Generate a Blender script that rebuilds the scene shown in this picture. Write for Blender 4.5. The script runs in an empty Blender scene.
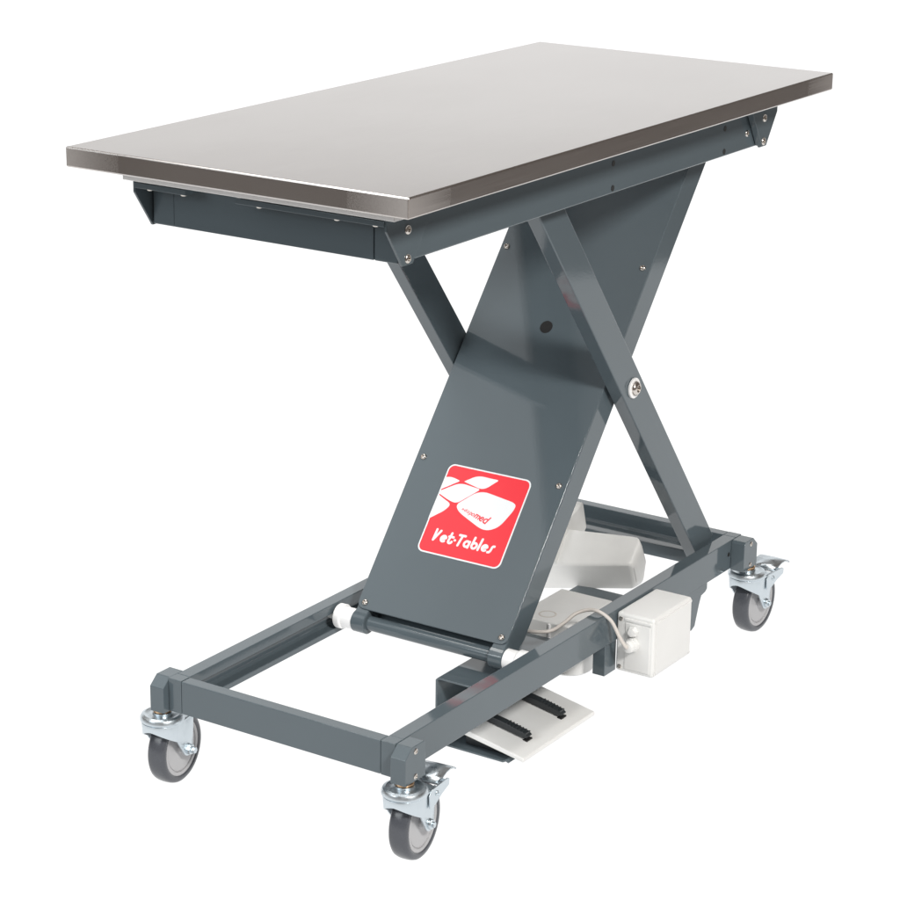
import bpy, bmesh, math
from mathutils import Vector, Matrix
S = bpy.context.scene
V = Vector
# ------------------------------------------------------------ camera
def cam_axes(yaw, pitch, roll):
    f = V((math.cos(yaw)*math.cos(pitch), math.sin(yaw)*math.cos(pitch), math.sin(pitch)))
    r = f.cross(V((0, 0, 1))).normalized(); u = r.cross(f)
    return r*math.cos(roll)+u*math.sin(roll), -r*math.sin(roll)+u*math.cos(roll), f
cr, cu, cf = cam_axes(0.5796, -0.3110, 0.0128)
cam = bpy.data.cameras.new('camera'); cam.lens = 36*2434/900; cam.sensor_width = 36; cam.clip_end = 200; cam.clip_start = 0.05
co = bpy.data.objects.new('camera', cam); S.collection.objects.link(co)
M = Matrix((cr, cu, -cf)).transposed().to_4x4(); M.translation = V((-2.597, -1.7696, 1.695)); co.matrix_world = M
S.camera = co
# ------------------------------------------------------------ world, lamps, exposure
w = bpy.data.worlds.new('World'); S.world = w; w.use_nodes = True
w.node_tree.nodes['Background'].inputs[0].default_value = (.235, .203, .182, 1)
w.node_tree.nodes['Background'].inputs[1].default_value = .68
S.view_settings.view_transform = 'Standard'; S.view_settings.look = 'None'; S.view_settings.exposure = 0; S.view_settings.gamma = 1
def softbox(name, loc, target, sx, sy, power, col=(1, 1, 1)):
    l = bpy.data.lights.new(name, 'AREA'); l.shape = 'RECTANGLE'; l.size = sx; l.size_y = sy; l.energy = power; l.color = col
    o = bpy.data.objects.new(name, l); S.collection.objects.link(o); o.location = loc
    o.rotation_euler = (V(target)-V(loc)).to_track_quat('-Z', 'Y').to_euler(); return o
softbox('overhead_softbox', (.45, .75, 3.8), (.5, .5, .3), 2.7, 3.3, 190, (1, .985, .96))
softbox('key_softbox', (-1.5, -3.2, 3.25), (.6, .3, .4), .7, .7, 190, (1, .98, .95))
softbox('left_softbox', (-3.0, 1.6, 2.4), (.4, .3, .5), 1.6, 1.6, 55, (.92, .97, 1))
softbox('high_left_softbox', (-1.5, 2.75, 3.8), (.6, .3, .5), 2.1, 2.1, 17, (.95, .98, 1))
# ------------------------------------------------------------ materials
def mat(name, col, rough=.4, metal=0, bump=0, bscale=300, var=0, vscale=(8, 8, 8), spec=.5, coat=0, aniso=0, emis=None):
    m = bpy.data.materials.new(name); m.use_nodes = True; nt = m.node_tree; b = nt.nodes['Principled BSDF']
    b.inputs['Base Color'].default_value = (*col, 1); b.inputs['Roughness'].default_value = rough; b.inputs['Metallic'].default_value = metal
    b.inputs['Specular IOR Level'].default_value = spec
    b.inputs['Coat Weight'].default_value = coat; b.inputs['Coat Roughness'].default_value = .05
    tc = nt.nodes.new('ShaderNodeTexCoord'); mp = nt.nodes.new('ShaderNodeMapping'); nt.links.new(tc.outputs['Object'], mp.inputs[0])
    mp.inputs['Scale'].default_value = vscale
    n = nt.nodes.new('ShaderNodeTexNoise'); n.inputs['Scale'].default_value = 1; n.inputs['Detail'].default_value = 4; nt.links.new(mp.outputs[0], n.inputs[0])
    if var:
        r = nt.nodes.new('ShaderNodeMapRange'); r.inputs[3].default_value = max(0, rough*(1-var)); r.inputs[4].default_value = rough*(1+var)
        r.inputs[1].default_value = .3; r.inputs[2].default_value = .7
        nt.links.new(n.outputs[0], r.inputs[0]); nt.links.new(r.outputs[0], b.inputs['Roughness'])
        mx = nt.nodes.new('ShaderNodeMix'); mx.data_type = 'RGBA'; mx.inputs[6].default_value = (*[c*.93 for c in col], 1); mx.inputs[7].default_value = (*[min(1, c*1.07) for c in col], 1)
        nt.links.new(n.outputs[0], mx.inputs[0]); nt.links.new(mx.outputs[2], b.inputs['Base Color'])
    if bump:
        n2 = nt.nodes.new('ShaderNodeTexNoise'); n2.inputs['Scale'].default_value = bscale; nt.links.new(tc.outputs['Object'], n2.inputs[0])
        bp = nt.nodes.new('ShaderNodeBump'); bp.inputs['Strength'].default_value = bump; bp.inputs['Distance'].default_value = .001
        nt.links.new(n2.outputs[0], bp.inputs['Height']); nt.links.new(bp.outputs[0], b.inputs['Normal'])
    if emis:
        b.inputs['Emission Color'].default_value = (*emis, 1); b.inputs['Emission Strength'].default_value = 1
    return m
M_paint = mat('grey_paint', (.092, .117, .132), .06, var=.3, bump=.03, bscale=260, vscale=(6, 6, 6))
M_dark = mat('dark_plastic', (.022, .026, .029), .3)
M_black = mat('hole_black', (.01, .01, .01), .6)
M_white = mat('white_plastic', (.77, .77, .755), .42, var=.1, bump=.08, bscale=900)
M_cream = mat('housing_plastic', (.76, .76, .745), .45, var=.12, bump=.12, bscale=900, vscale=(30, 30, 30))
M_nylon = mat('white_nylon', (.9, .9, .9), .3)
M_board = mat('white_board', (.93, .93, .93), .35)
M_zinc = mat('zinc_plate', (.60, .66, .70), .34, metal=1, var=.3, vscale=(60, 60, 60), bump=.05, bscale=200)
M_screw = mat('screw_steel', (.62, .58, .54), .22, metal=1)
M_bronze = mat('bronze_ring', (.55, .36, .22), .22, metal=1)
M_tyre = mat('tyre_rubber', (.072, .077, .089), .26, var=.25, vscale=(50, 50, 50))
M_rim = mat('wheel_hub_plastic', (.43, .43, .44), .35, var=.1)
M_red = mat('sticker_red', (.88, .028, .044), .38)
M_stw = mat('sticker_white', (.86, .88, .9), .35)
M_cable = mat('cable_sheath', (.62, .58, .54), .5)
# brushed steel of the table top, with the ground weld patches next to the corners
def steel():
    m = mat('brushed_steel', (.60, .565, .54), .24, metal=1); nt = m.node_tree; b = nt.nodes['Principled BSDF']; L = nt.links.new; N = nt.nodes.new
    tc = N('ShaderNodeTexCoord'); mp = N('ShaderNodeMapping'); mp.inputs['Scale'].default_value = (2, 160, 160); L(tc.outputs['Object'], mp.inputs[0])
    n = N('ShaderNodeTexNoise'); n.inputs['Scale'].default_value = 3; n.inputs['Detail'].default_value = 3; L(mp.outputs[0], n.inputs[0])
    mc = N('ShaderNodeMapping'); mc.inputs['Scale'].default_value = (2.2, 3.4, 3); L(tc.outputs['Object'], mc.inputs[0])
    cl = N('ShaderNodeTexNoise'); cl.inputs['Scale'].default_value = 1.4; cl.inputs['Detail'].default_value = 5; cl.inputs['Roughness'].default_value = .55; L(mc.outputs[0], cl.inputs[0])
    # patch mask: within 90 mm of a corner along the edge faces
    sp = N('ShaderNodeSeparateXYZ'); L(tc.outputs['Object'], sp.inputs[0])
    def mth(op, a, bb=None):
        k = N('ShaderNodeMath'); k.operation = op
        for i, x in enumerate((a, bb)):
            if x is None: continue
            if isinstance(x, (int, float)): k.inputs[i].default_value = x
            else: L(x, k.inputs[i])
        return k.outputs[0]
    dx = mth('SUBTRACT', .6554, mth('ABSOLUTE', mth('SUBTRACT', sp.outputs[0], .6554)))
    dy = mth('SUBTRACT', .3, mth('ABSOLUTE', mth('SUBTRACT', sp.outputs[1], .3)))
    far = mth('MAXIMUM', dx, dy)
    wob = mth('ADD', far, mth('MULTIPLY', mth('SUBTRACT', n.outputs[0], .5), .012))
    side = mth('LESS_THAN', sp.outputs[2], 1.0300)
    mask = mth('MULTIPLY', mth('LESS_THAN', wob, .10), side)
    r = N('ShaderNodeMapRange'); r.inputs[1].default_value = .35; r.inputs[2].default_value = .65; r.inputs[3].default_value = .226; r.inputs[4].default_value = .240
    L(cl.outputs[0], r.inputs[0])
    rough = mth('ADD', r.outputs[0], mth('MULTIPLY', mth('SUBTRACT', n.outputs[0], .5), .06))
    fade = mth('SUBTRACT', 1.0, mth('MULTIPLY', far, 9.0))
    patch = mth('MULTIPLY', mask, mth('ADD', mth('MAXIMUM', fade, 0.0), mth('MULTIPLY', mth('SUBTRACT', n.outputs[0], .35), .9)))
    rough = mth('ADD', rough, mth('MULTIPLY', patch, .17)); L(rough, b.inputs['Roughness'])
    mx = N('ShaderNodeMix'); mx.data_type = 'RGBA'; mx.inputs[6].default_value = (.47, .446, .432, 1); mx.inputs[7].default_value = (.57, .545, .53, 1)
    L(mth('ADD', mth('MULTIPLY', n.outputs[0], .85), mth('MULTIPLY', cl.outputs[0], .15)), mx.inputs[0])
    mx2 = N('ShaderNodeMix'); mx2.data_type = 'RGBA'; mx2.inputs[7].default_value = (.62, .585, .56, 1); L(mx.outputs[2], mx2.inputs[6]); L(patch, mx2.inputs[0]); L(mx2.outputs[2], b.inputs['Base Color'])
    bp = N('ShaderNodeBump'); bp.inputs['Strength'].default_value = .004; bp.inputs['Distance'].default_value = .001; L(n.outputs[0], bp.inputs['Height']); L(bp.outputs[0], b.inputs['Normal'])
    return m
M_steel = steel()
M_sweep = bpy.data.materials.new('glowing_white_sweep'); M_sweep.use_nodes = True  # added glow: washes shadows off floor and backdrop, lights the table from below
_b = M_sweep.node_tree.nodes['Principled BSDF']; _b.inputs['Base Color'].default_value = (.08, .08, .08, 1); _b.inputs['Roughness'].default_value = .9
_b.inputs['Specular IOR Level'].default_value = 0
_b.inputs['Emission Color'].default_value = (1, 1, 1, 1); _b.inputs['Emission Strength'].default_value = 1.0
# ------------------------------------------------------------ helpers
def link(name, me, parent=None, m=None):
    o = bpy.data.objects.new(name, me); S.collection.objects.link(o)
    if m: me.materials.append(m)
    if parent: o.parent = parent
    return o
def obj(name, bm, m, parent=None, bev=0, seg=2, smooth=False, ang=35):
    bmesh.ops.recalc_face_normals(bm, faces=bm.faces)
    me = bpy.data.meshes.new(name); bm.to_mesh(me); bm.free()
    o = link(name, me, parent, m)
    if smooth or bev:
        for p in me.polygons: p.use_smooth = True
        if not bev:
            for e in me.edges: pass
            me.set_sharp_from_angle(angle=math.radians(ang))
    if bev:
        md = o.modifiers.new('bevel', 'BEVEL'); md.width = bev; md.segments = seg; md.limit_method = 'ANGLE'; md.angle_limit = math.radians(30); md.harden_normals = True
    return o
def B(): return bmesh.new()
def box(bm, x0, x1, y0, y1, z0, z1):
    v = [bm.verts.new((x, y, z)) for x in (x0, x1) for y in (y0, y1) for z in (z0, z1)]
    for f in ((0, 1, 3, 2), (4, 6, 7, 5), (0, 4, 5, 1), (2, 3, 7, 6), (0, 2, 6, 4), (1, 5, 7, 3)): bm.faces.new([v[i] for i in f])
    return bm
def prism(bm, pts, axis, a, b):
    """pts 2-D outline; axis 'y': pts are (x,z) extruded a..b in y;  'x': (y,z);  'z': (x,y)"""
    def P(p, t): return {'y': (p[0], t, p[1]), 'x': (t, p[0], p[1]), 'z': (p[0], p[1], t)}[axis]
    A = [bm.verts.new(P(p, a)) for p in pts]; C = [bm.verts.new(P(p, b)) for p in pts]
    bm.faces.new(A); bm.faces.new(C[::-1]); n = len(pts)
    for i in range(n): bm.faces.new((A[i], C[i], C[(i+1) % n], A[(i+1) % n]))
    return bm
def lathe(bm, prof, c, axis, seg=40):
    """prof: list of (radius, t) along axis from centre c"""
    ax = V(axis).normalized(); u = ax.orthogonal().normalized(); v = ax.cross(u); c = V(c); rings = []
    for r, t in prof:
        if r < 1e-6: rings.append([bm.verts.new(c+ax*t)]); continue
        rings.append([bm.verts.new(c+ax*t+(u*math.cos(2*math.pi*k/seg)+v*math.sin(2*math.pi*k/seg))*r) for k in range(seg)])
    for A, C in zip(rings, rings[1:]):
        for k in range(seg):
            k2 = (k+1) % seg
            if len(A) == 1 and len(C) == 1: continue
            if len(A) == 1: bm.faces.new((A[0], C[k], C[k2]))
            elif len(C) == 1: bm.faces.new((A[k], C[0], A[k2]))
            else: bm.faces.new((A[k], C[k], C[k2], A[k2]))
    return bm
def cyl(bm, p, q, r, seg=32, ch=.0):
    p = V(p); q = V(q); L = (q-p).length
    ch = min(ch, r*.5)
    return lathe(bm, [(0, 0), (r-ch, 0), (r, ch), (r, L-ch), (r-ch, L), (0, L)], p, q-p, seg)
def tube(bm, pts, r, seg=12):
    pts = [V(p) for p in pts]; rings = []
    for i, p in enumerate(pts):
        t = (pts[min(i+1, len(pts)-1)]-pts[max(i-1, 0)]).normalized(); u = t.cross(V((0, 0, 1))).normalized() if abs(t.z) < .99 else V((1, 0, 0)); v = t.cross(u)
        rings.append([bm.verts.new(p+(u*math.cos(2*math.pi*k/seg)+v*math.sin(2*math.pi*k/seg))*r) for k in range(seg)])
    for A, C in zip(rings, rings[1:]):
        for k in range(seg): bm.faces.new((A[k], C[k], C[(k+1) % seg], A[(k+1) % seg]))
    bm.faces.new(rings[0]); bm.faces.new(rings[-1][::-1]); return bm
def spline(P, n=10):
    P = [V(p) for p in P]; out = []; Q = [2*P[0]-P[1]]+P+[2*P[-1]-P[-2]]
    for i in range(1, len(Q)-2):
        for k in range(n):
            t = k/n; a, b, c, d = Q[i-1:i+3]
            out.append(.5*((2*b)+(c-a)*t+(2*a-5*b+4*c-d)*t*t+(3*b-a-3*c+d)*t**3))
    return out+[P[-1]]
def screw(name, p, n, r, parent, h=.0025, m=None, socket=True):
    """button-head screw with a hex socket: head is one mesh"""
    n = V(n).normalized(); p = V(p); bm = B()
    lathe(bm, [(r, 0), (r, h*.35), (r*.86, h*.75), (r*.62, h), (r*.5, h), (r*.5, h*.35), (0, h*.35)] if socket else [(r, 0), (r, h*.35), (r*.86, h*.75), (r*.5, h), (0, h)], p, n, 20)
    return obj(name, bm, m or M_screw, parent, smooth=True, ang=40)
# ------------------------------------------------------------ the setting
FZ = -.007
fwd = V((math.cos(.5796), math.sin(.5796), 0)); side = V((fwd.y, -fwd.x, 0)); org = V((-2.597, -1.7696, FZ))
HW = 3.1
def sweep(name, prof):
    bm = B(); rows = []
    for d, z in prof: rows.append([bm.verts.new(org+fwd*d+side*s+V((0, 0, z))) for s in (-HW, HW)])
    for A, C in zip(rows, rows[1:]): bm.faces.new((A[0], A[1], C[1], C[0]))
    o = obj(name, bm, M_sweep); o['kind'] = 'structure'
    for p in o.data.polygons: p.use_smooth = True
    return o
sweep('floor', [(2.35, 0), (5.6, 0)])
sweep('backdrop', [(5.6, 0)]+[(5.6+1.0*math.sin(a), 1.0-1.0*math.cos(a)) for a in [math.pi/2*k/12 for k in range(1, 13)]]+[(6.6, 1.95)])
# ------------------------------------------------------------ the table
T = bpy.data.objects.new('examination_table', None); S.collection.objects.link(T)
T['label'] = 'steel topped veterinary examination table on a dark grey scissor lift frame with four castors'
T['category'] = 'table'
L_, W_, H, TH = 1.3108, .6, 1.0316, .030
# tabletop shell (folded tray, open below)
bm = B(); t = .0015
o_ = [(0, 0), (L_, 0), (L_, W_), (0, W_)]; i_ = [(t, t), (L_-t, t), (L_-t, W_-t), (t, W_-t)]
vt = [bm.verts.new((x, y, H)) for x, y in o_]; vb = [bm.verts.new((x, y, H-TH)) for x, y in o_]
j_ = [(.014, .014), (L_-.014, .014), (L_-.014, W_-.014), (.014, W_-.014)]
ib = [bm.verts.new((x, y, H-TH)) for x, y in j_]; it = [bm.verts.new((x, y, H-t)) for x, y in j_]
bm.faces.new(vt); bm.faces.new(it)
for k in range(4):
    k2 = (k+1) % 4
    bm.faces.new((vt[k], vb[k], vb[k2], vt[k2])); bm.faces.new((vb[k], ib[k], ib[k2], vb[k2])); bm.faces.new((ib[k], it[k], it[k2], ib[k2]))
top = obj('tabletop', bm, M_steel, T, bev=.0028, seg=3)
obj('backing_board', box(B(), .054, L_-.054, .060, W_-.060, .9815, H-TH-.0003), M_board, top, bev=.001)
# upper frame
zf = .983; zb2 = .912; XA, XB = .0945, L_-.0945
for s in (0, 1):
    y0, y1 = (.082, .122) if not s else (.478, .518)
    bmx = box(B(), XA+.0, XB, y0, y1, zb2, .9805)
    lb = obj('long_beam', bmx, M_paint, T, bev=.0022, seg=3)
    yo = y0 if not s else y1; d = -1 if not s else 1
    for x in (.30, .6876, 1.0668):
        for z in (.9598, .9205):
            if x == .30: continue
            obj('bolt_hole', cyl(B(), (x, yo, z), (x, yo+d*.0006, z), .0048, 20), M_black, lb)
    if not s: screw('bolt', (1.1506, y0, .9394), (0, -1, 0), .006, lb)
for s in (0, 1):
    xa, xb = (XA, XA+.03) if not s else (XB-.03, XB)
    cb = obj('cross_beam', box(B(), xa+(-.0008 if not s else 0), xb+(.0008 if s else 0), .1225, .4775, zb2+.0006, .9790), M_paint, T, bev=.001)
for s in (0, 1):
    # flange pieces above the short beams
    def fx(x): return x if not s else L_-x
    for ya, yb in ((.079, .335), (.425, .521)):
        a, b = sorted((fx(.0565), fx(.0937)))
        fl = obj('mounting_flange', box(B(), a, b, ya, yb, .9715, .9795), M_paint, T, bev=.0008)
        for y in ((.10, .165, .30) if ya < .2 else (.437, .500)):
            screw('screw', (fx(.068), y, .9715), (0, 0, -1), .0055, fl, h=.004, socket=False)
# gussets
for sx in (0, 1):
    for sy in (0, 1):
        def fx(x): return x if not sx else L_-x
        pts = [(fx(x), z) for x, z in ((.0585, .9808), (.0585, .9645), (.0965, .9095), (.1215, .9095), (.126, .915), (.170, .9808))]
        ya, yb = ((.0755, .0795) if not sy else (.5205, .5245))
        g = obj('corner_gusset', prism(B(), pts, 'y', ya, yb), M_paint, T, bev=.0008)
        if sx and not sy:
            q2 = [(fx(x), z) for x, z in ((.126, .9145), (.129, .9135), (.1725, .9805), (.1695, .9805))]
            obj('folded_edge', prism(B(), q2, 'y', .0680, .0794), M_paint, g, bev=.0005)
        for z in (.9595, .9187):
            screw('bolt', (fx(.1088), ya if not sy else yb, z), (0, -1 if not sy else 1, 0), .0068, g, h=.003)
# ---- scissor: outer arms (run from near top to far bottom)
def barpts(cx, cz, ux, uz, l0, l1, w, r=.006):
    nx, nz = uz, -ux
    return [(cx+ux*a+nx*b, cz+uz*a+nz*b) for a, b in ((l0, -w/2), (l1, -w/2), (l1, w/2), (l0, w/2))]
Lh = math.hypot(.8, 1); ox, oz = .8/Lh, -1/Lh      # downwards to +x
PX, PZ = .843, .551
for sy in (0, 1):
    ya, yb = ((.118, .145) if not sy else (.455, .482))
    pts = barpts(PX, PZ, ox, oz, -.505, .482, .061)
    a = obj('outer_scissor_arm', prism(B(), pts, 'y', ya, yb), M_paint, T, bev=.0022, seg=3)
    d = -1 if not sy else 1; yo = ya if not sy else yb
    pw = obj('pivot_washer', lathe(B(), [(0, 0), (.0165, 0), (.0175, .001), (.0175, .004), (.0165, .005), (.012, .005)], (PX, yo, PZ), (0, d, 0)), M_nylon, a, smooth=True)
    screw('pivot_bolt', (PX, yo+d*.005, PZ), (0, d, 0), .0125, a, h=.0065)
cbm = box(B(), 1.128, 1.166, .1455, .4545, .143, .168)
obj('lower_crossbar', cbm, M_paint, T, bev=.002)
# ---- scissor: inner arm, a wide box with a skin plate on its upper side
iu = V((.812, 0, 1)).normalized(); inn = V((-1, 0, .812)).normalized()          # along / outward normal
C0 = V((.853, 0, .613)); z0 = .190
base = V((C0.x+(z0-C0.z)*.812, 0, z0))
LT = (.958-z0)*Lh*1.0*math.hypot(.812, 1)/Lh
def pp(y, s, off=0): return base+iu*s+inn*off+V((0, y, 0))
bm = B(); r = .014; out = []
for cy, a0 in ((.151+r, math.pi), (.449-r, 1.5*math.pi)):
    for k in range(7):
        a = a0+k/6*math.pi/2; out.append((cy+r*math.cos(a), r+r*math.sin(a)))
out += [(.449, LT), (.151, LT)]
A = [bm.verts.new(pp(y, s, 0)) for y, s in out]; Cc = [bm.verts.new(pp(y, s, -.003)) for y, s in out]
bm.faces.new(A); bm.faces.new(Cc[::-1])
for k in range(len(out)): bm.faces.new((A[k], Cc[k], Cc[(k+1) % len(out)], A[(k+1) % len(out)]))
skin = obj('scissor_panel', bm, M_paint, T, bev=.0013, seg=3)
for y, s in ((.4365, .695), (.1643, .695), (.4342, .284), (.1648, .284), (.4347, .0115), (.1638, .0115)):
    screw('screw', pp(y, s), inn, .0055, skin, h=.004, socket=True)
hb = B(); lathe(hb, [(.0115, 0), (.0115, .0008), (0, .0008)], pp(.3006, .5584), inn, 28); obj('cable_hole', hb, M_black, skin)
for y0, y1 in ((.1517, .1765), (.4235, .4483)):
    bm = B(); prof = []
    # side beam outline in the arm's plane: s along, n depth, rounded foot round the axle
    axs, axn = -.017, -.0175
    for k in range(9):
        a = math.pi+k/8*math.pi; prof.append((axs+.0175*math.sin(a), axn+.0175*math.cos(a)*-1))
    prof = [(axs+.019*math.sin(math.pi+q), axn-.019*math.cos(math.pi+q)) for q in [math.pi*k/10 for k in range(11)]]
    prof = [(LT, -.0035), (.004, -.0035)]+prof+[(.03, -.052), (LT, -.052)]
    P3 = [pp(0, s, n) for s, n in prof]
    prism(bm, [(p.x, p.z) for p in P3], 'y', y0, y1)
    obj('inner_scissor_arm', bm, M_paint, T, bev=.0015)
cw = B(); prism(cw, [(p.x, p.z) for p in (pp(0, -.014, -.036), pp(0, .05, -.036), pp(0, .05, -.051), pp(0, -.014, -.051))], 'y', .1768, .4232); obj('lower_cross_member', cw, M_paint, T, bev=.001)
AX = pp(0, -.017, -.0175)
ax_, az_ = AX.x, AX.z
shaft = obj('roller_axle', cyl(B(), (ax_, .1525, az_), (ax_, .4475, az_), .0125, 40), M_paint, T, smooth=True)
for y0, y1 in ((.1500, .1772), (.4228, .4500)):
    obj('collar', cyl(B(), (ax_, y0, az_), (ax_, y1, az_), .0195, 44, ch=.0015), M_paint, shaft, smooth=True)
for d, ys in ((1, .4502), (-1, .1498)):
    rl = B()
    lathe(rl, [(0, 0), (.0180, 0), (.0180, .022), (.0200, .0225), (.0212, .024), (.0212, .034), (.0195, .036), (.009, .036), (.0085, .055), (0, .055)], (ax_, ys, az_), (0, d, 0), 44)
    obj('guide_roller', rl, M_nylon, T, smooth=True, ang=30)
# ---- sticker
SY0, SY1, SS0, SS1 = .2148, .3795, .1205, .2832       # y decreasing = image right
def sp(u, v, off): return pp(SY1-(SY1-SY0)*u, SS0+(SS1-SS0)*v, off)
def rrect(u0, u1, v0, v1, r, n=7):
    o = []
    for cu, cv, a0 in ((u1-r, v0+r, -.5), (u1-r, v1-r, 0), (u0+r, v1-r, .5), (u0+r, v0+r, 1)):
        for k in range(n+1):
            a = (a0+.5*k/n)*math.pi; o.append((cu+r*math.cos(a), cv+r*math.sin(a)))
    return o
def flat(bm, pts, off, th=.0002):
    A = [bm.verts.new(sp(u, v, off)) for u, v in pts]; C = [bm.verts.new(sp(u, v, off-th)) for u, v in pts]
    bm.faces.new(A)
    for k in range(len(pts)): bm.faces.new((A[k], C[k], C[(k+1) % len(pts)], A[(k+1) % len(pts)]))
st = obj('logo_sticker', flat(B(), rrect(0, 1, 0, 1, .07) if False else rrect(0, 1, 0, 1, .075), .0003) or None, M_stw, skin) if False else None
bm = B(); flat(bm, rrect(0, 1, 0, 1, .075), .0003); st = obj('logo_sticker', bm, M_stw, skin)
bm = B(); flat(bm, rrect(.016, .984, .016, .984, .062), .0006); obj('red_field', bm, M_red, st)
# white tiles of the emblem: image pixels of the sticker crop mapped through the sticker's own corners
PXC = [(275, 62), (852, 178), (628, 792), (65, 668)]       # TL TR BR BL in a 900 px crop
def hom(src, dst):
    import numpy as np
    A = []; b = []
    for (x, y), (u, v) in zip(src, dst):
        A += [[x, y, 1, 0, 0, 0, -u*x, -u*y], [0, 0, 0, x, y, 1, -v*x, -v*y]]; b += [u, v]
    h = np.linalg.solve(np.array(A, float), np.array(b, float)); return h
Hm = hom(PXC, [(0, 1), (1, 1), (1, 0), (0, 0)])
def cv(p):
    x, y = p; d = Hm[6]*x+Hm[7]*y+1; return ((Hm[0]*x+Hm[1]*y+Hm[2])/d, (Hm[3]*x+Hm[4]*y+Hm[5])/d)
def roundpoly(pts, rs, n=6):
    out = []; N = len(pts)
    for i in range(N):
        p = V((*pts[i], 0)); a = V((*pts[i-1], 0)); b = V((*pts[(i+1) % N], 0)); r = rs[i] if isinstance(rs, (list, tuple)) else rs
        if r == 0: out.append((p.x, p.y)); continue
        da = (a-p); db = (b-p); ra = min(r, da.length*.48); rb = min(r, db.length*.48)
        A = p+da.normalized()*ra; Bq = p+db.normalized()*rb
        for k in range(n+1):
            t = k/n; q = A*(1-t)**2+p*2*t*(1-t)+Bq*t*t; out.append((q.x, q.y))
    return out
bm = B()
for k, (pts, rs) in enumerate([
    ([(375, 192), (470, 148), (618, 180), (530, 238), (490, 243)], [8, 45, 14, 25, 20]),
    ([(216, 258), (350, 201), (492, 246), (330, 345), (285, 330), (204, 276)], [0, 45, 22, 35, 35, 0]),
    ([(246, 163), (290, 160), (350, 188), (222, 246)], [0, 30, 14, 0]),
    ([(200, 283), (292, 352), (250, 395), (138, 455)], [0, 28, 30, 0]),
    ([(325, 355), (490, 250), (740, 340), (725, 385), (620, 510), (520, 535), (345, 405)], [30, 70, 45, 40, 55, 60, 45])]):
    flat(bm, [cv(p) for p in roundpoly(pts, rs)], .0009)
obj('emblem', bm, M_stw, st)
# stroke lettering with round ends
def stroke(bm, pts, r, off, n=8):
    """pts in metres on a (u,v)->3D mapping"""
    for (a, b) in zip(pts, pts[1:]):
        a = V((*a, 0)); b = V((*b, 0)); d = (b-a); L = d.length
        if L < 1e-9: continue
        ang = math.atan2(d.y, d.x); o = []
        for k in range(n+1): t = ang+math.pi/2+math.pi*k/n; o.append((a.x+r*math.cos(t), a.y+r*math.sin(t)))
        for k in range(n+1): t = ang-math.pi/2+math.pi*k/n; o.append((b.x+r*math.cos(t), b.y+r*math.sin(t)))
        yield o
def arc(cx, cy, r, a0, a1, n=14): return [(cx+r*math.cos(math.radians(a0+(a1-a0)*k/n)), cy+r*math.sin(math.radians(a0+(a1-a0)*k/n))) for k in range(n+1)]
GL = {  # unit: x height 1, slanted later; (width, strokes)
 'V': (1.0, [[(0.05, 1.6), (.14, .05), (.78, 1.5)]]),
 'e': (1.0, [[(.14, .42), (.84, .62)]+arc(.5, .5, .40, 25, 310)]),
 't': (.85, [[(.28, 1.5), (.22, .45)]+arc(.50, .36, .30, 170, 350)[2:], [(.05, .98), (.78, .98)]]),
 '-': (.30, [[(.10, .62), (.16, .62)]]),
 'T': (1.05, [[(.05, 1.5), (1.0, 1.5)], [(.55, 1.5), (.40, .02)]]),
 'a': (1.0, [arc(.45, .48, .40, 0, 360, 20), [(.83, .85), (.83, .02)]]),
 'b': (1.0, [arc(.54, .46, .40, 0, 360, 20), [(.17, 1.6), (.16, .5)]]),
 'l': (.40, [[(.2, 1.6), (.16, .02)]]),
 's': (.75, [[(.72, .98), (.52, .95), (.42, .80), (.42, .6), (.38, .25), (.25, .06), (.02, .02)]])}
def write(bm, text, P0, P1, h, r, off, slant=.12, gap=.2):
    tot = sum(GL[c][0]+gap for c in text)-gap; L = (V((*P1, 0))-V((*P0, 0))).length; sx = L/tot
    ang = math.atan2(P1[1]-P0[1], P1[0]-P0[0]); ca, sa = math.cos(ang), math.sin(ang); x = 0; q = off
    for c in text:
        wd, sts = GL[c]
        for s_ in sts:
            pts = [((x+a+slant*b)*sx, b*h) for a, b in s_]
            pts = [(P0[0]+ca*a-sa*b, P0[1]+sa*a+ca*b) for a, b in pts]
            for o in stroke(bm, pts, r, q):
                q += .0000012; flat(bm, o, q)
        x += wd+gap
bm = B(); a = cv((172, 597)); b = cv((578, 682))
write(bm, 'Vet-Tables', a, b, .076, .0128, .0009)
obj('lettering', bm, M_stw, st)
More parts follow.
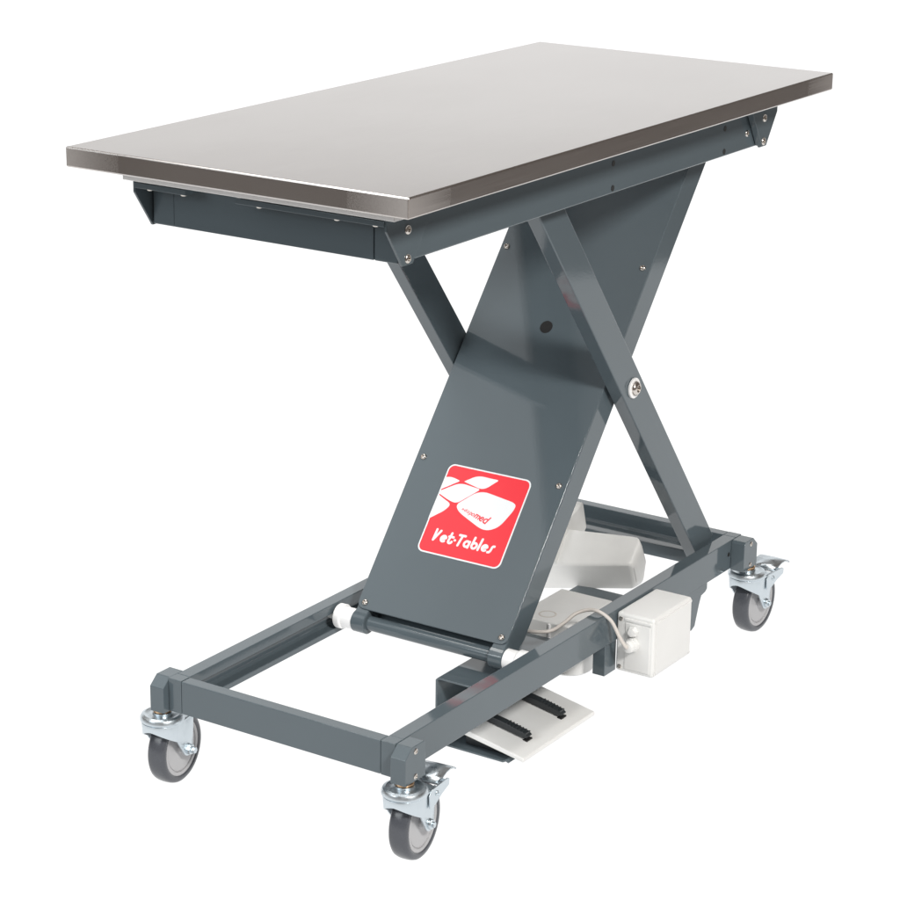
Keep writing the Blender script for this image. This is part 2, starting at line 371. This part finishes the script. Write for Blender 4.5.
# small word running along the large tile, growing to its end
def small_word():
    a = V((*cv((366, 388)), 0)); b = V((*cv((540, 492)), 0)); me_all = B()
    d = (b-a); ang = math.atan2(d.y, d.x); glyphs = []; pos = 0
    sizes = [.034, .036, .040, .044, .048, .053, .058, .076, .088, .100]
    for ch, s in zip('e-dispomed', sizes):
        cu = bpy.data.curves.new('glyph', 'FONT'); cu.body = ch; cu.size = s*1.3; cu.resolution_u = 3; cu.offset = .0022 if s > .06 else .0006; cu.shear = .25
        to = bpy.data.objects.new('glyph', cu); S.collection.objects.link(to); bpy.context.view_layer.update()
        me = bpy.data.meshes.new_from_object(to.evaluated_get(bpy.context.evaluated_depsgraph_get())); bpy.data.objects.remove(to); bpy.data.curves.remove(cu)
        x0 = min(v.co.x for v in me.vertices); x1 = max(v.co.x for v in me.vertices)
        glyphs.append((me, pos-x0)); pos += (x1-x0)*.95+.05*s
    sc = d.length/pos
    for me, x_ in glyphs:
        vs = []
        for v_ in me.vertices:
            x = (x_+v_.co.x)*sc; y = v_.co.y
            vs.append(me_all.verts.new(sp(a.x+math.cos(ang)*x-math.sin(ang)*y, a.y+math.sin(ang)*x+math.cos(ang)*y, .0012)))
        for p in me.polygons:
            try: me_all.faces.new([vs[k] for k in p.vertices])
            except ValueError: pass
        bpy.data.meshes.remove(me)
    obj('small_lettering', me_all, M_red, st)
small_word()
# ---- base frame
X0, X1, Y0, Y1, ZT, ZB, RW = .0986, 1.2157, .0848, .5152, .1885, .133, .0256
for sy in (0, 1):
    def fy(y): return y if not sy else .6-y
    a = Y0; pts = [(a, ZB), (a+RW, ZB), (a+RW, ZB+.0035), (a+RW, ZB+.010), (a+.012, ZB+.012), (a+.007, ZB+.016), (a+.007, ZT-.020), (a+.012, ZT-.017), (a+RW, ZT-.017), (a+RW, ZT), (a, ZT)]
    pts = [(fy(y), z) for y, z in pts]
    rl_ = obj('side_rail', prism(B(), pts, 'x', X0+.022, X1-.022), M_paint, T, bev=.0012)
    for xa, xb in ((X0, X0+.0219), (X1-.0219, X1)):
        obj('rail_end', box(B(), xa, xb, min(fy(Y0), fy(Y0+RW)), max(fy(Y0), fy(Y0+RW)), ZB, ZT), M_paint, rl_, bev=.0009)
for s in (0, 1):
    xa, xb = ((X0-.0004, X0+.0215) if not s else (X1-.0215, X1+.0004))
    pts = [(xa, ZB+.0004), (xb, ZB+.0004), (xb, ZT-.0004), (xa, ZT-.0004)]
    if s: pts = [(xa, ZT-.0004), (xb, ZT-.0004), (xb, ZB+.0004), (xa, ZB+.0004), (xa, ZB+.010), (xa+.006, ZB+.012), (xa+.006, ZB+.026), (xa, ZB+.028)]
    obj('end_rail', prism(B(), pts, 'y', Y0+RW+.0006, Y1-RW-.0006), M_paint, T, bev=.0014)
for sx in (0, 1):
    for sy in (0, 1):
        def fx(x): return x if not sx else 1.3143-x
        c = .013
        pts = [(fx(x), z) for x, z in ((.086, .131), (.139, .131), (.139, .184), (.135, .188), (.086+.017, .188), (.086, .173))]
        ya, yb = ((.0575, .0845) if not sy else (.5155, .5425))
        bl = obj('corner_block', prism(B(), pts, 'y', ya, yb), M_paint, T, bev=.001)
        yo, d = ((ya, -1) if not sy else (yb, 1))
        for z in (.179, .1385): screw('bolt', (fx(.1125), yo, z), (0, d, 0), .0048, bl, h=.0015)
obj('side_screw', cyl(B(), (1.167, Y0-.0004, .163), (1.167, Y0+.002, .163), .0042, 16), M_black, T)
# ---- castors
def caster(x, y, ang, brake):
    HZ, R, Tr = .052, .059, .033
    bm = B(); lathe(bm, [(0, .1335), (.0085, .1335), (.0085, .1255), (.0155, .125), (.0155, .1215), (.02, .1205), (.024, .1205), (.0285, .1222), (.033, .1205), (.0352, .1165), (.0352, .1125), (.0335, .1105), (.0335, .1085), (.0, .1085)], (0, 0, 0), (0, 0, 1), 48)
    c = obj('caster', bm, M_zinc, T, smooth=True, ang=30); c.location = (x, y, 0); c.rotation_euler = (0, 0, ang)
    bm = B(); lathe(bm, [(.0087, .131), (.0128, .131), (.0145, .1295), (.0145, .1265), (.0128, .1252), (.0087, .1252)], (0, 0, 0), (0, 0, 1), 32); obj('bearing_ring', bm, M_bronze, c, smooth=True)
    # yoke: pressed sheet wrapped round the front and down both sides to the axle
    st_ = []
    for k in range(15):
        a = math.pi/2+math.pi*k/14; st_.append((.0315*math.cos(a)-.002, .0315*math.sin(a)*.97+0, .1005-.0225*(1-math.sin(math.pi*k/14))**.75))
    right = []
    N = 12
    for k in range(1, N+1):
        f = k/N; d_ = -.002+f*(Tr-.010+.002); zz = .0770-(.0770-.045)*f; right.append((d_, -.0305+.0035*f, zz))
    right += [(Tr-.004, -.027, .0415), (Tr+.003, -.027, .0405), (Tr+.010, -.027, .0440), (Tr+.0125, -.027, .050), (Tr+.013, -.027, .06)]
    left = [(d_, -n_, z_) for d_, n_, z_ in right][::-1]
    stn = left+st_+right
    zt = .1105
    bm = B(); rows = []
    for d_, n_, z_ in stn: rows.append((bm.verts.new((d_, n_*.92, z_)), bm.verts.new((min(d_, Tr+.013) if True else d_, n_*1.0, zt))))
    for A, C in zip(rows, rows[1:]): bm.faces.new((A[0], C[0], C[1], A[1]))
    o = obj('fork', bm, M_zinc, c, smooth=True, ang=50)
    sd = o.modifiers.new('solid', 'SOLIDIFY'); sd.thickness = .0026; sd.offset = 0
    bd = o.modifiers.new('bevel', 'BEVEL'); bd.width = .0006; bd.segments = 2; bd.limit_method = 'ANGLE'
    # top deck closing the yoke
    bm = B(); pts = [(d_, n_) for d_, n_, z_ in st_]+[(Tr+.012, -.029), (Tr+.012, .029)]
    prism(bm, pts, 'z', .1068, .1095); obj('fork_deck', bm, M_zinc, o, bev=.0006)
    # wheel
    rim = obj('wheel_rim', lathe(B(), [(0, -.0150), (.008, -.0150), (.010, -.0125), (.0385, -.0125), (.0392, -.0115), (.0402, -.0115), (.041, -.0138), (.0465, -.0140), (.0465, .0140), (.041, .0138), (.0402, .0115), (.0392, .0115), (.0385, .0125), (.010, .0125), (.008, .0150), (0, .0150)], (Tr, 0, HZ), (0, 1, 0), 64), M_rim, c, smooth=True, ang=30)
    R2 = R
    obj('tyre', lathe(B(), [(.0463, -.0140), (.0475, -.0152), (.0505, -.0158), (.0545, -.0152), (.0572, -.0128), (.0585, -.0085), (R2, -.004), (R2, .004), (.0585, .0085), (.0572, .0128), (.0545, .0152), (.0505, .0158), (.0475, .0152), (.0463, .0140)], (Tr, 0, HZ), (0, 1, 0), 72), M_tyre, rim, smooth=True, ang=60)
    obj('axle_bolt', lathe(B(), [(0, 0), (.0082, 0), (.0082, .003), (.0075, .0045), (.0045, .0048), (.0045, .008), (0, .008)] if brake else [(0, 0), (.0088, 0), (.0088, .006), (.0055, .0065), (.0055, .013), (0, .013)], (Tr, -.0262, HZ), (0, -1, 0), 6 if not brake else 20), M_zinc, o, smooth=True, ang=30)
    obj('axle_nut', lathe(B(), [(0, 0), (.0085, 0), (.0085, .006), (.005, .0062), (.005, .009), (0, .009)], (Tr, .0262, HZ), (0, 1, 0), 6), M_zinc, o)
    if brake:
        bm = B()
        for s in (-1, 1):
            prism(bm, [(.020, .1035), (.030, .1110), (.080, .1090), (.086, .106), (.085, .0965), (.060, .0905), (.040, .082), (.022, .082)], 'y', s*.0305-.0012, s*.0305+.0012)
        box(bm, .056, .078, -.0292, .0292, .1055, .1078)
        br = obj('brake_lever', bm, M_zinc, c, bev=.0008)
        bm = B(); prof = [(.060, .1085), (.072, .1125), (.086, .1160), (.100, .1165), (.111, .1135), (.119, .1085)]
        A = []; 
        for i, (a_, z_) in enumerate(prof):
            hw = .0265 if i > 0 else .020
            A.append([bm.verts.new((a_, hw, z_)), bm.verts.new((a_, 0, z_+.0006)), bm.verts.new((a_, -hw, z_))])
        for p_, q_ in zip(A, A[1:]):
            bm.faces.new((p_[0], q_[0], q_[1], p_[1])); bm.faces.new((p_[1], q_[1], q_[2], p_[2]))
        bp = obj('foot_tab', bm, M_zinc, br, smooth=True); sd = bp.modifiers.new('solid', 'SOLIDIFY'); sd.thickness = .0025
        screw('rivet', (.044, -.0317, .099), (0, -1, 0), .0045, br, h=.002, m=M_zinc)
    return c
caster(.105, .0715, .12, True); caster(.105, .5345, .12, False)
caster(1.2165, .0700, -.03, True); caster(1.2125, .5300, .12, False)
# ---- pedal bracket under the near side rail
bm = B(); xq = .450, .700
t = .003
o1 = [(.100, .1325), (.243, .1325), (.2475, .128), (.2475, .022), (.243, .0175), (.112, .0175), (.107, .020), (.104, .0175)]
def offs(pts): return pts
outer = [(.090, .1325), (.243, .1325), (.2475, .128), (.2475, .020), (.243, .0155), (.116, .0155), (.110, .0185), (.105, .0165)]
inner = [(.1065, .0200), (.110, .0222), (.117, .0188), (.241, .0188), (.2442, .022), (.2442, .126), (.241, .1293), (.090, .1293)]
prism(bm, outer+inner, 'x', *xq); obj('pedal_bracket', bm, M_paint, T, bev=.0007)
# ---- trays and plates carrying the pump
obj('tray_post', box(B(), .726, .764, .0885, .112, .0755, .1328), M_paint, T, bev=.001)
obj('tray_bracket', prism(B(), [(.78, .1327), (1.0945, .1327), (1.0945, .119), (1.088, .1145), (1.073, .112), (1.066, .098), (1.052, .060), (1.040, .055), (.96, .065), (.90, .080), (.84, .100)], 'y', .0885, .0925), M_paint, T, bev=.0008)
obj('tray', box(B(), .665, 1.0, .1190, .300, .1065, .1100), M_paint, T, bev=.0008)
# ---- pump housing (lower white box) and its round cover below
def hull(name, pts, m, parent, bev=.003, seg=3):
    bm = B(); [bm.verts.new(p) for p in pts]; bmesh.ops.convex_hull(bm, input=bm.verts)
    bmesh.ops.dissolve_limit(bm, angle_limit=math.radians(3), verts=bm.verts, edges=bm.edges)
    return obj(name, bm, m, parent, bev=bev, seg=seg)
pump = hull('pump_housing', [(x, y, z) for z in (.1102, .1510) for x, y in ((.722, .158), (.722, .262), (.872, .262), (.872, .158))], M_cream, T)
lathe_b = B(); lathe(lathe_b, [(.012, 0), (.013, .0006), (.0155, .0006), (.0165, 0)], (.752, .218, .1508), (0, 0, 1), 28); obj('round_mark', lathe_b, M_cable, pump, smooth=True)
obj('corner_rib', box(B(), .7195, .7222, .194, .198, .1110, .1480), M_nylon, pump, bev=.0006)
bm = B(); lathe(bm, [(0, 0), (.036, 0), (.041, .004), (.042, .04), (.042, .055), (0, .055)], (.765, .180, .0560), (0, 0, 1), 40); obj('pump_cover', bm, M_cream, T, smooth=True)
# ---- drive motor housing across the lift
R0 = [(1.029, .214), (.991, .173), (1.012, .119), (1.044, .119), (1.054, .165)]
Lf = [(1.016, .205), (.975, .150), (.990, .098), (1.05, .10), (1.075, .16)]
cxr, czr = 1.024, .160
pts = [(x, .200, z) for x, z in R0]+[(a_[0]+(b_[0]-a_[0])*1.5, .395, a_[1]+(b_[1]-a_[1])*1.5) for a_, b_ in zip(R0, Lf)]+[(cxr+(x-cxr)*.9, .192, czr+(z-czr)*.9) for x, z in R0]+[(cxr+(x-cxr)*.6, .187, czr+(z-czr)*.6) for x, z in R0]
mot = hull('motor_housing', pts, M_cream, T, bev=.0065, seg=4)
def frame_at(f, k=1.0012):
    r_ = [(a[0]*(1-f)+b[0]*f, a[1]*(1-f)+b[1]*f) for a, b in zip(R0, Lf)]; return r_
bm = B()
# split line of the two motor shells
p0, p1 = [tuple(V((*a_, 0)).lerp(V((*b_, 0)), .52)[:2]) for a_, b_ in ((R0[1], R0[2]), (Lf[1], Lf[2]))]
tube(bm, [(p0[0]+.0001, .2065, p0[1]), (p1[0]+(p1[0]-p0[0])*.5+.0001, .393, p1[1]+(p1[1]-p0[1])*.5)], .0009, 6); obj('shell_joint', bm, M_cable, mot)
hull('gear_housing', [(x, y, z) for y in (.334, .425) for x, z in ((1.066, .243), (1.082, .190), (1.03, .130), (.99, .130), (.962, .165), (.985, .215))], M_cream, T, bev=.004)
# ---- control box on the rail's outer face
CX0, CX1, CY0, CY1, CZ0, CZ1 = .754, .889, .0115, .0842, .0795, .1860
cbx = obj('control_box', box(B(), CX0, CX1, CY0, CY1, CZ0, CZ1), M_white, T, bev=.0055, seg=4)
bm = B(); box(bm, CX0-.0014, CX0+.003, .0185, .0665, CZ0+.007, CZ1-.016); obj('side_panel', bm, M_white, cbx, bev=.0012)
bm = B(); box(bm, CX0-.0022, CX0+.003, .0165, .0675, CZ1-.0125, CZ1-.0075); obj('side_bead', bm, M_white, cbx, bev=.001)
bm = B(); box(bm, CX0+.0085, CX1-.0085, CY0-.0012, CY0+.004, CZ0+.007, CZ1-.006); obj('lid', bm, M_white, cbx, bev=.0009)
for x, z in ((CX0+.0065, CZ1-.0065), (CX0+.0065, CZ0+.0065), (CX1-.0065, CZ1-.0065), (CX1-.0065, CZ0+.0065)):
    screw('lid_screw', (x, CY0-.0002, z), (0, -1, 0), .0034, cbx, h=.0006, m=M_white)
for z in (CZ1-.011, CZ0+.0085):
    screw('screw', (CX0-.0003, .0755, z), (-1, 0, 0), .0042, cbx, h=.0008)
gl = obj('cable_gland', lathe(B(), [(0, 0), (.0125, 0), (.0125, .006), (.0105, .007), (.0105, .0165), (.0085, .020), (.0045, .021), (0, .021)], (CX0-.001, .0505, .1345), (-1, 0, 0), 12), M_white, cbx, smooth=True, ang=25)
obj('cable_gland', lathe(B(), [(0, 0), (.0095, 0), (.0095, .004), (.0075, .005), (.0075, .009), (0, .0095)], (CX0-.001, .0500, .1575), (-1, 0, 0), 6), M_white, cbx)
pth = spline([(.70, .25, .153), (.655, .215, .158), (.628, .177, .170), (.638, .146, .174), (.672, .140, .178), (.698, .133, .188), (.712, .117, .1945), (.714, .096, .1955), (.721, .076, .181), (.724, .061, .155), (.728, .0515, .139), (.7335, .0505, .1345)], 10)
obj('cable', tube(B(), pth, .0032, 14), M_cable, T, smooth=True)
# ------------------------------------------------------------ foot switch stowed in the bracket: a thing of its own
F = bpy.data.objects.new('foot_switch', None); S.collection.objects.link(F); F.location = (.575, .16, .02)
F['label'] = 'white wedge shaped foot switch with two black pedals tucked under the near base rail'; F['category'] = 'foot switch'
def fl(p): return V(p)-F.location
fc = [(.452, .078, .0315), (.680, .078, .0315), (.452, .205, .0560), (.680, .205, .0560), (.452, .078, .0235), (.680, .078, .0235), (.452, .205, .0455), (.680, .205, .0455)]
hull('switch_housing', [fl(p) for p in fc], M_white, F, bev=.0025)
def topz(y): return .0315+(y-.078)/(.205-.078)*(.056-.0315)
obj('switch_base', box(B(), *[c-d for c, d in zip((.470, .662), (F.location.x,)*2)], .125-F.location.y, .200-F.location.y, .0195-F.location.z, .036-F.location.z), M_dark, F, bev=.001)
for xc in (.509, .617):
    pts = [(.204, topz(.204)+.0005), (.110, topz(.110)+.0030), (.1040, topz(.104)+.0045), (.1010, topz(.101)+.0090), (.1090, topz(.109)+.0125), (.150, topz(.15)+.0140), (.204, topz(.204)+.012)]
    bm = B(); prism(bm, [(y-F.location.y, z-F.location.z) for y, z in pts], 'x', xc-.0075-F.location.x, xc+.0075-F.location.x)
    pd = obj('pedal', bm, M_dark, F, bev=.0012)
    for k in range(7):
        y = .106+.006*k; z = topz(y)+(.0118+.0008*k/3)
        rb = B(); box(rb, xc-.0070-F.location.x, xc+.0070-F.location.x, y-.0012-F.location.y, y+.0012-F.location.y, z-.003-F.location.z, z+.0018-F.location.z)
        if k == 0: allr = rb
        else:
            me = bpy.data.meshes.new('tmp'); rb.to_mesh(me); rb.free(); allr.from_mesh(me); bpy.data.meshes.remove(me)
    obj('grip_ribs', allr, M_dark, pd, bev=.0004)
    sl = B(); box(sl, xc-.0085-F.location.x, xc+.0085-F.location.x, .1015-F.location.y, .110-F.location.y, topz(.1)-.004-F.location.z, topz(.108)+.0012-F.location.z); obj('pedal_slot', sl, M_black, F)
